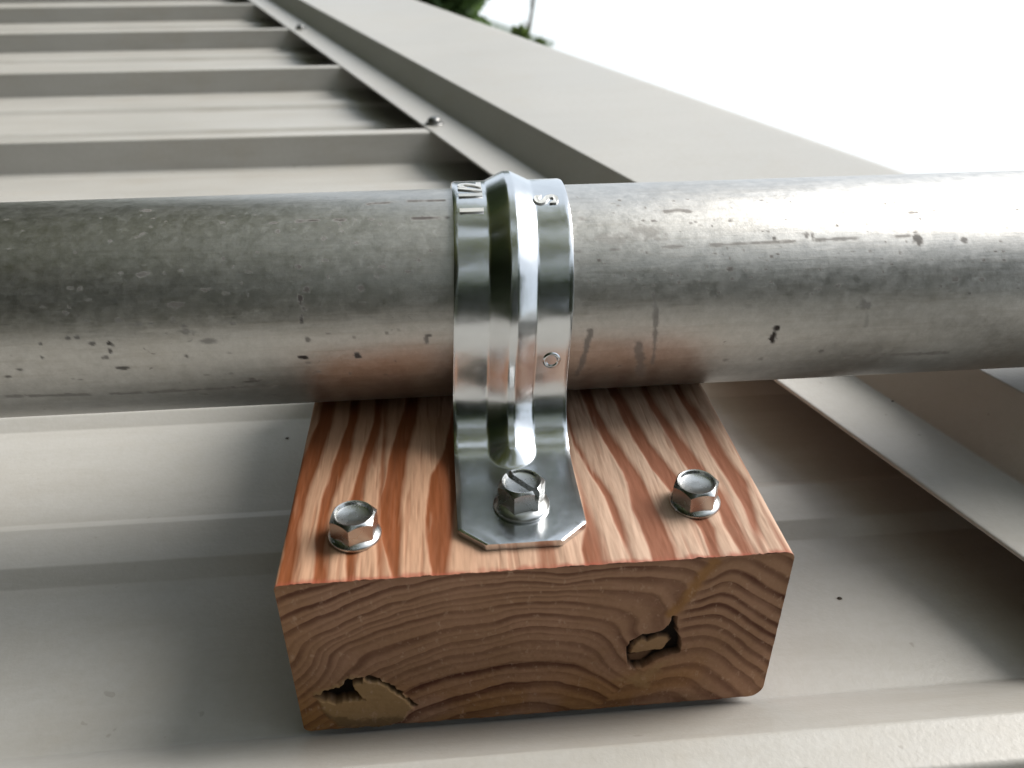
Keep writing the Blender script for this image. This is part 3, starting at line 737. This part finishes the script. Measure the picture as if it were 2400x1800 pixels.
def leaf_cloud(centres, radii, per, size, seed):
    g = np.random.default_rng(seed); V = []
    for c, r in zip(centres, radii):
        d = g.normal(size=(per, 3)); d /= np.linalg.norm(d, axis=1)[:, None]; rad = r*g.random((per, 1))**.45
        p = np.array(c)+d*rad
        a = g.normal(size=(per, 3)); a /= np.linalg.norm(a, axis=1)[:, None]; b_ = np.cross(a, g.normal(size=(per, 3))); b_ /= np.linalg.norm(b_, axis=1)[:, None]
        s = size*g.uniform(.6, 1.3, (per, 1))
        V.append(np.stack([p-a*s, p+b_*s*.5, p+a*s, p-b_*s*.5], 1))
    V = np.concatenate(V).reshape(-1, 3); return V, np.arange(len(V)).reshape(-1, 4)
def tube(bm, pts, rs, n=8):
    rings = []
    for i, (p, r) in enumerate(zip(pts, rs)):
        d = Vector(pts[min(i+1, len(pts)-1)])-Vector(pts[max(i-1, 0)]); qd = d.to_track_quat('Z', 'Y')
        rings.append([bm.verts.new(Vector(p)+qd @ Vector((r*math.cos(2*math.pi*k/n), r*math.sin(2*math.pi*k/n), 0))) for k in range(n)])
    for a, c in zip(rings, rings[1:]):
        for k in range(n): bm.faces.new((a[k], a[(k+1) % n], c[(k+1) % n], c[k]))
    bm.faces.new(rings[-1]); bm.faces.new(rings[0][::-1])
camw = W(CP)
def at(px, py, dist): return camw + RW @ ray(px, py)*dist
def tree(name, base, hgt, crown, rad, leafm, label, cat, seed, size=.10, per=170, ncl=46, low=.25, trunk=.12):
    g = np.random.default_rng(seed); t = link(name, None); t.location = base; tag(t, label, cat)
    cs, rs = [], []
    for k in range(ncl):
        h = g.uniform(low, 1.0); w_ = rad*math.sin(math.pi*min(.95, .15+.8*(1-h)))**.7*(.35+.65*g.random()); a = g.uniform(0, 2*math.pi)
        cs.append((w_*math.cos(a), w_*math.sin(a), h*hgt*.97)); rs.append(rad*g.uniform(.22, .40))
    V, F = leaf_cloud(cs, rs, per, size, seed); link('crown', mesh_np('crown', V, F, False), leafm, t)
    bm = bmesh.new(); tube(bm, [(0, 0, -.1), (.05, .02, hgt*.35), (0, .05, hgt*.7), (.03, 0, hgt*.92)], [trunk, trunk*.8, trunk*.5, trunk*.15])
    for k in range(9):
        c = cs[k*4 % ncl]; z0 = max(.3, c[2]*.75); tube(bm, [(0, .03, z0), (c[0]*.5, c[1]*.5, (z0+c[2])/2+.1), c], [trunk*.35, trunk*.22, trunk*.08], 6)
    link('trunk', bm_mesh(bm, 'trunk', 60), BARK, t); return t
def grounded(px, py, dist): p = at(px, py, dist); return (p[0], p[1], 0.0), p[2]
b0, h0 = grounded(962, -60, 13.0)
tree('leafy_tree', b0, h0+3.2, None, 1.28, LEAF, 'dark green leafy tree rising behind the ridge cap at top', 'tree', 5, .10, 420, 110, .1)
b1, h1 = grounded(1228, 78, 11.0)
tree('bush', b1, h1+.16, None, .42, LEAFB, 'green bush top showing behind the ridge cap beside the dark tree', 'bush', 8, .05, 160, 34, .3, .05)
b2, h2 = grounded(1282, 104, 10.0)
tree('bush', b2, h2+.07, None, .20, LEAFY, 'small yellow green bush tip just over the ridge cap edge', 'bush', 9, .035, 120, 24, .3, .03)
# thin bare stem with a fork
p0, p1, p2 = at(1240, 66, 16), at(1246, 30, 16), at(1256, -25, 16); p3 = at(1245, -30, 16); p4 = at(1228, 48, 16)
bt = link('bare_sapling', None); bt.location = (p0[0], p0[1], 0); tag(bt, 'thin bare dark stem standing against the white sky', 'sapling')
bm = bmesh.new(); L = lambda p: tuple(np.array(p)-np.array([p0[0], p0[1], 0]))
tube(bm, [(0, 0, -.05), (.02, 0, p0[2]*.5), L(p0), L(p1), L(p2)], [.06, .05, .034, .028, .016]); link('trunk', bm_mesh(bm, 'trunk', 60), BARK, bt)
bm = bmesh.new(); tube(bm, [L(p1), L(p3)], [.02, .01]); tube(bm, [L(p0), L(p4)], [.02, .008]); link('branch', bm_mesh(bm, 'branch', 60), BARK, bt)

# low white building far beyond the trees
c = at(1205, 68, 70); bd = link('white_building', None); bd.location = (c[0], c[1], 0); tag(bd, 'low pale flat roofed building far behind the green bush', 'building')
wbox('wall', (0, 0, c[2]/2-.2), (5.4, 5, c[2]-.4), BWALL, bd); wbox('roof', (0, 0, c[2]-.2), (5.8, 5.4, .4), BWALL, bd)
for k in (-1.6, 0, 1.6): wbox('window', (k, -2.53, c[2]-1.9), (.9, .08, 1.2), GLASS, bd)

# woods round the back and the left of the house (they show mirrored in the strap and the pipe)
g = np.random.default_rng(44); cs, rs = [], []; bm = bmesh.new()
for k in range(62):
    az = math.radians(g.uniform(140, 330)); d = g.uniform(6.5, 12); x, y = d*math.sin(az), d*math.cos(az)
    h = g.uniform(8.0, 11.0) if az < math.radians(228) else g.uniform(9.0, 13.0)
    for j in range(22):
        cs.append((x+g.normal()*1.0, y+g.normal()*1.0, g.uniform(1.2, h))); rs.append(g.uniform(.7, 1.15))
    tube(bm, [(x, y, -.1), (x+.1, y, h*.5), (x, y+.1, h*.9)], [.16, .11, .04], 7)
V, F = leaf_cloud(cs, rs, 70, .24, 45); n0 = len(V)
# a big tree overhanging the roof from behind (green in the top of the strap)
ot = tag(link('overhanging_tree', None), 'big leafy tree overhanging the roof, mirrored green in the shiny strap', 'tree'); ot.location = (-3.6, -5.4, 0)
go = np.random.default_rng(77); oc_, or_ = [], []
for k in range(210):
    a = go.uniform(0, 2*math.pi); q_ = math.sqrt(go.random())
    x_ = -2.7+3.0*q_*math.cos(a); y_ = -1.6+3.6*q_*math.sin(a); oc_.append((x_+3.6, y_+5.4, 7.2+go.uniform(-.9, 1.6)-.25*q_*q_)); or_.append(go.uniform(.28, .5))
Vo, Fo = leaf_cloud(oc_, or_, 120, .075, 78); link('crown', mesh_np('crown', Vo, Fo, False), LEAFO, ot)
bo = bmesh.new(); tube(bo, [(0, 0, -.1), (.1, .1, 2.2), (.3, .5, 4.5), (.9, 1.8, 6.4), (1.4, 3.2, 7.4)], [.24, .2, .17, .12, .05])
for k in range(12): cc = oc_[k*17]; tube(bo, [(.5, 1.0, 5.2), (cc[0]*.5+.3, cc[1]*.5+.5, (5.2+cc[2])/2+.2), cc], [.08, .05, .015], 6)
link('trunk', bm_mesh(bo, 'trunk', 60), BARK, ot)
wd = mesh_np('woodland', V, F, False); wd.materials.append(LEAFW); tag(link('woodland', wd), kind='stuff')
tag(link('woodland_trunks', bm_mesh(bm, 'woodland_trunks', 60), BARK), kind='stuff')
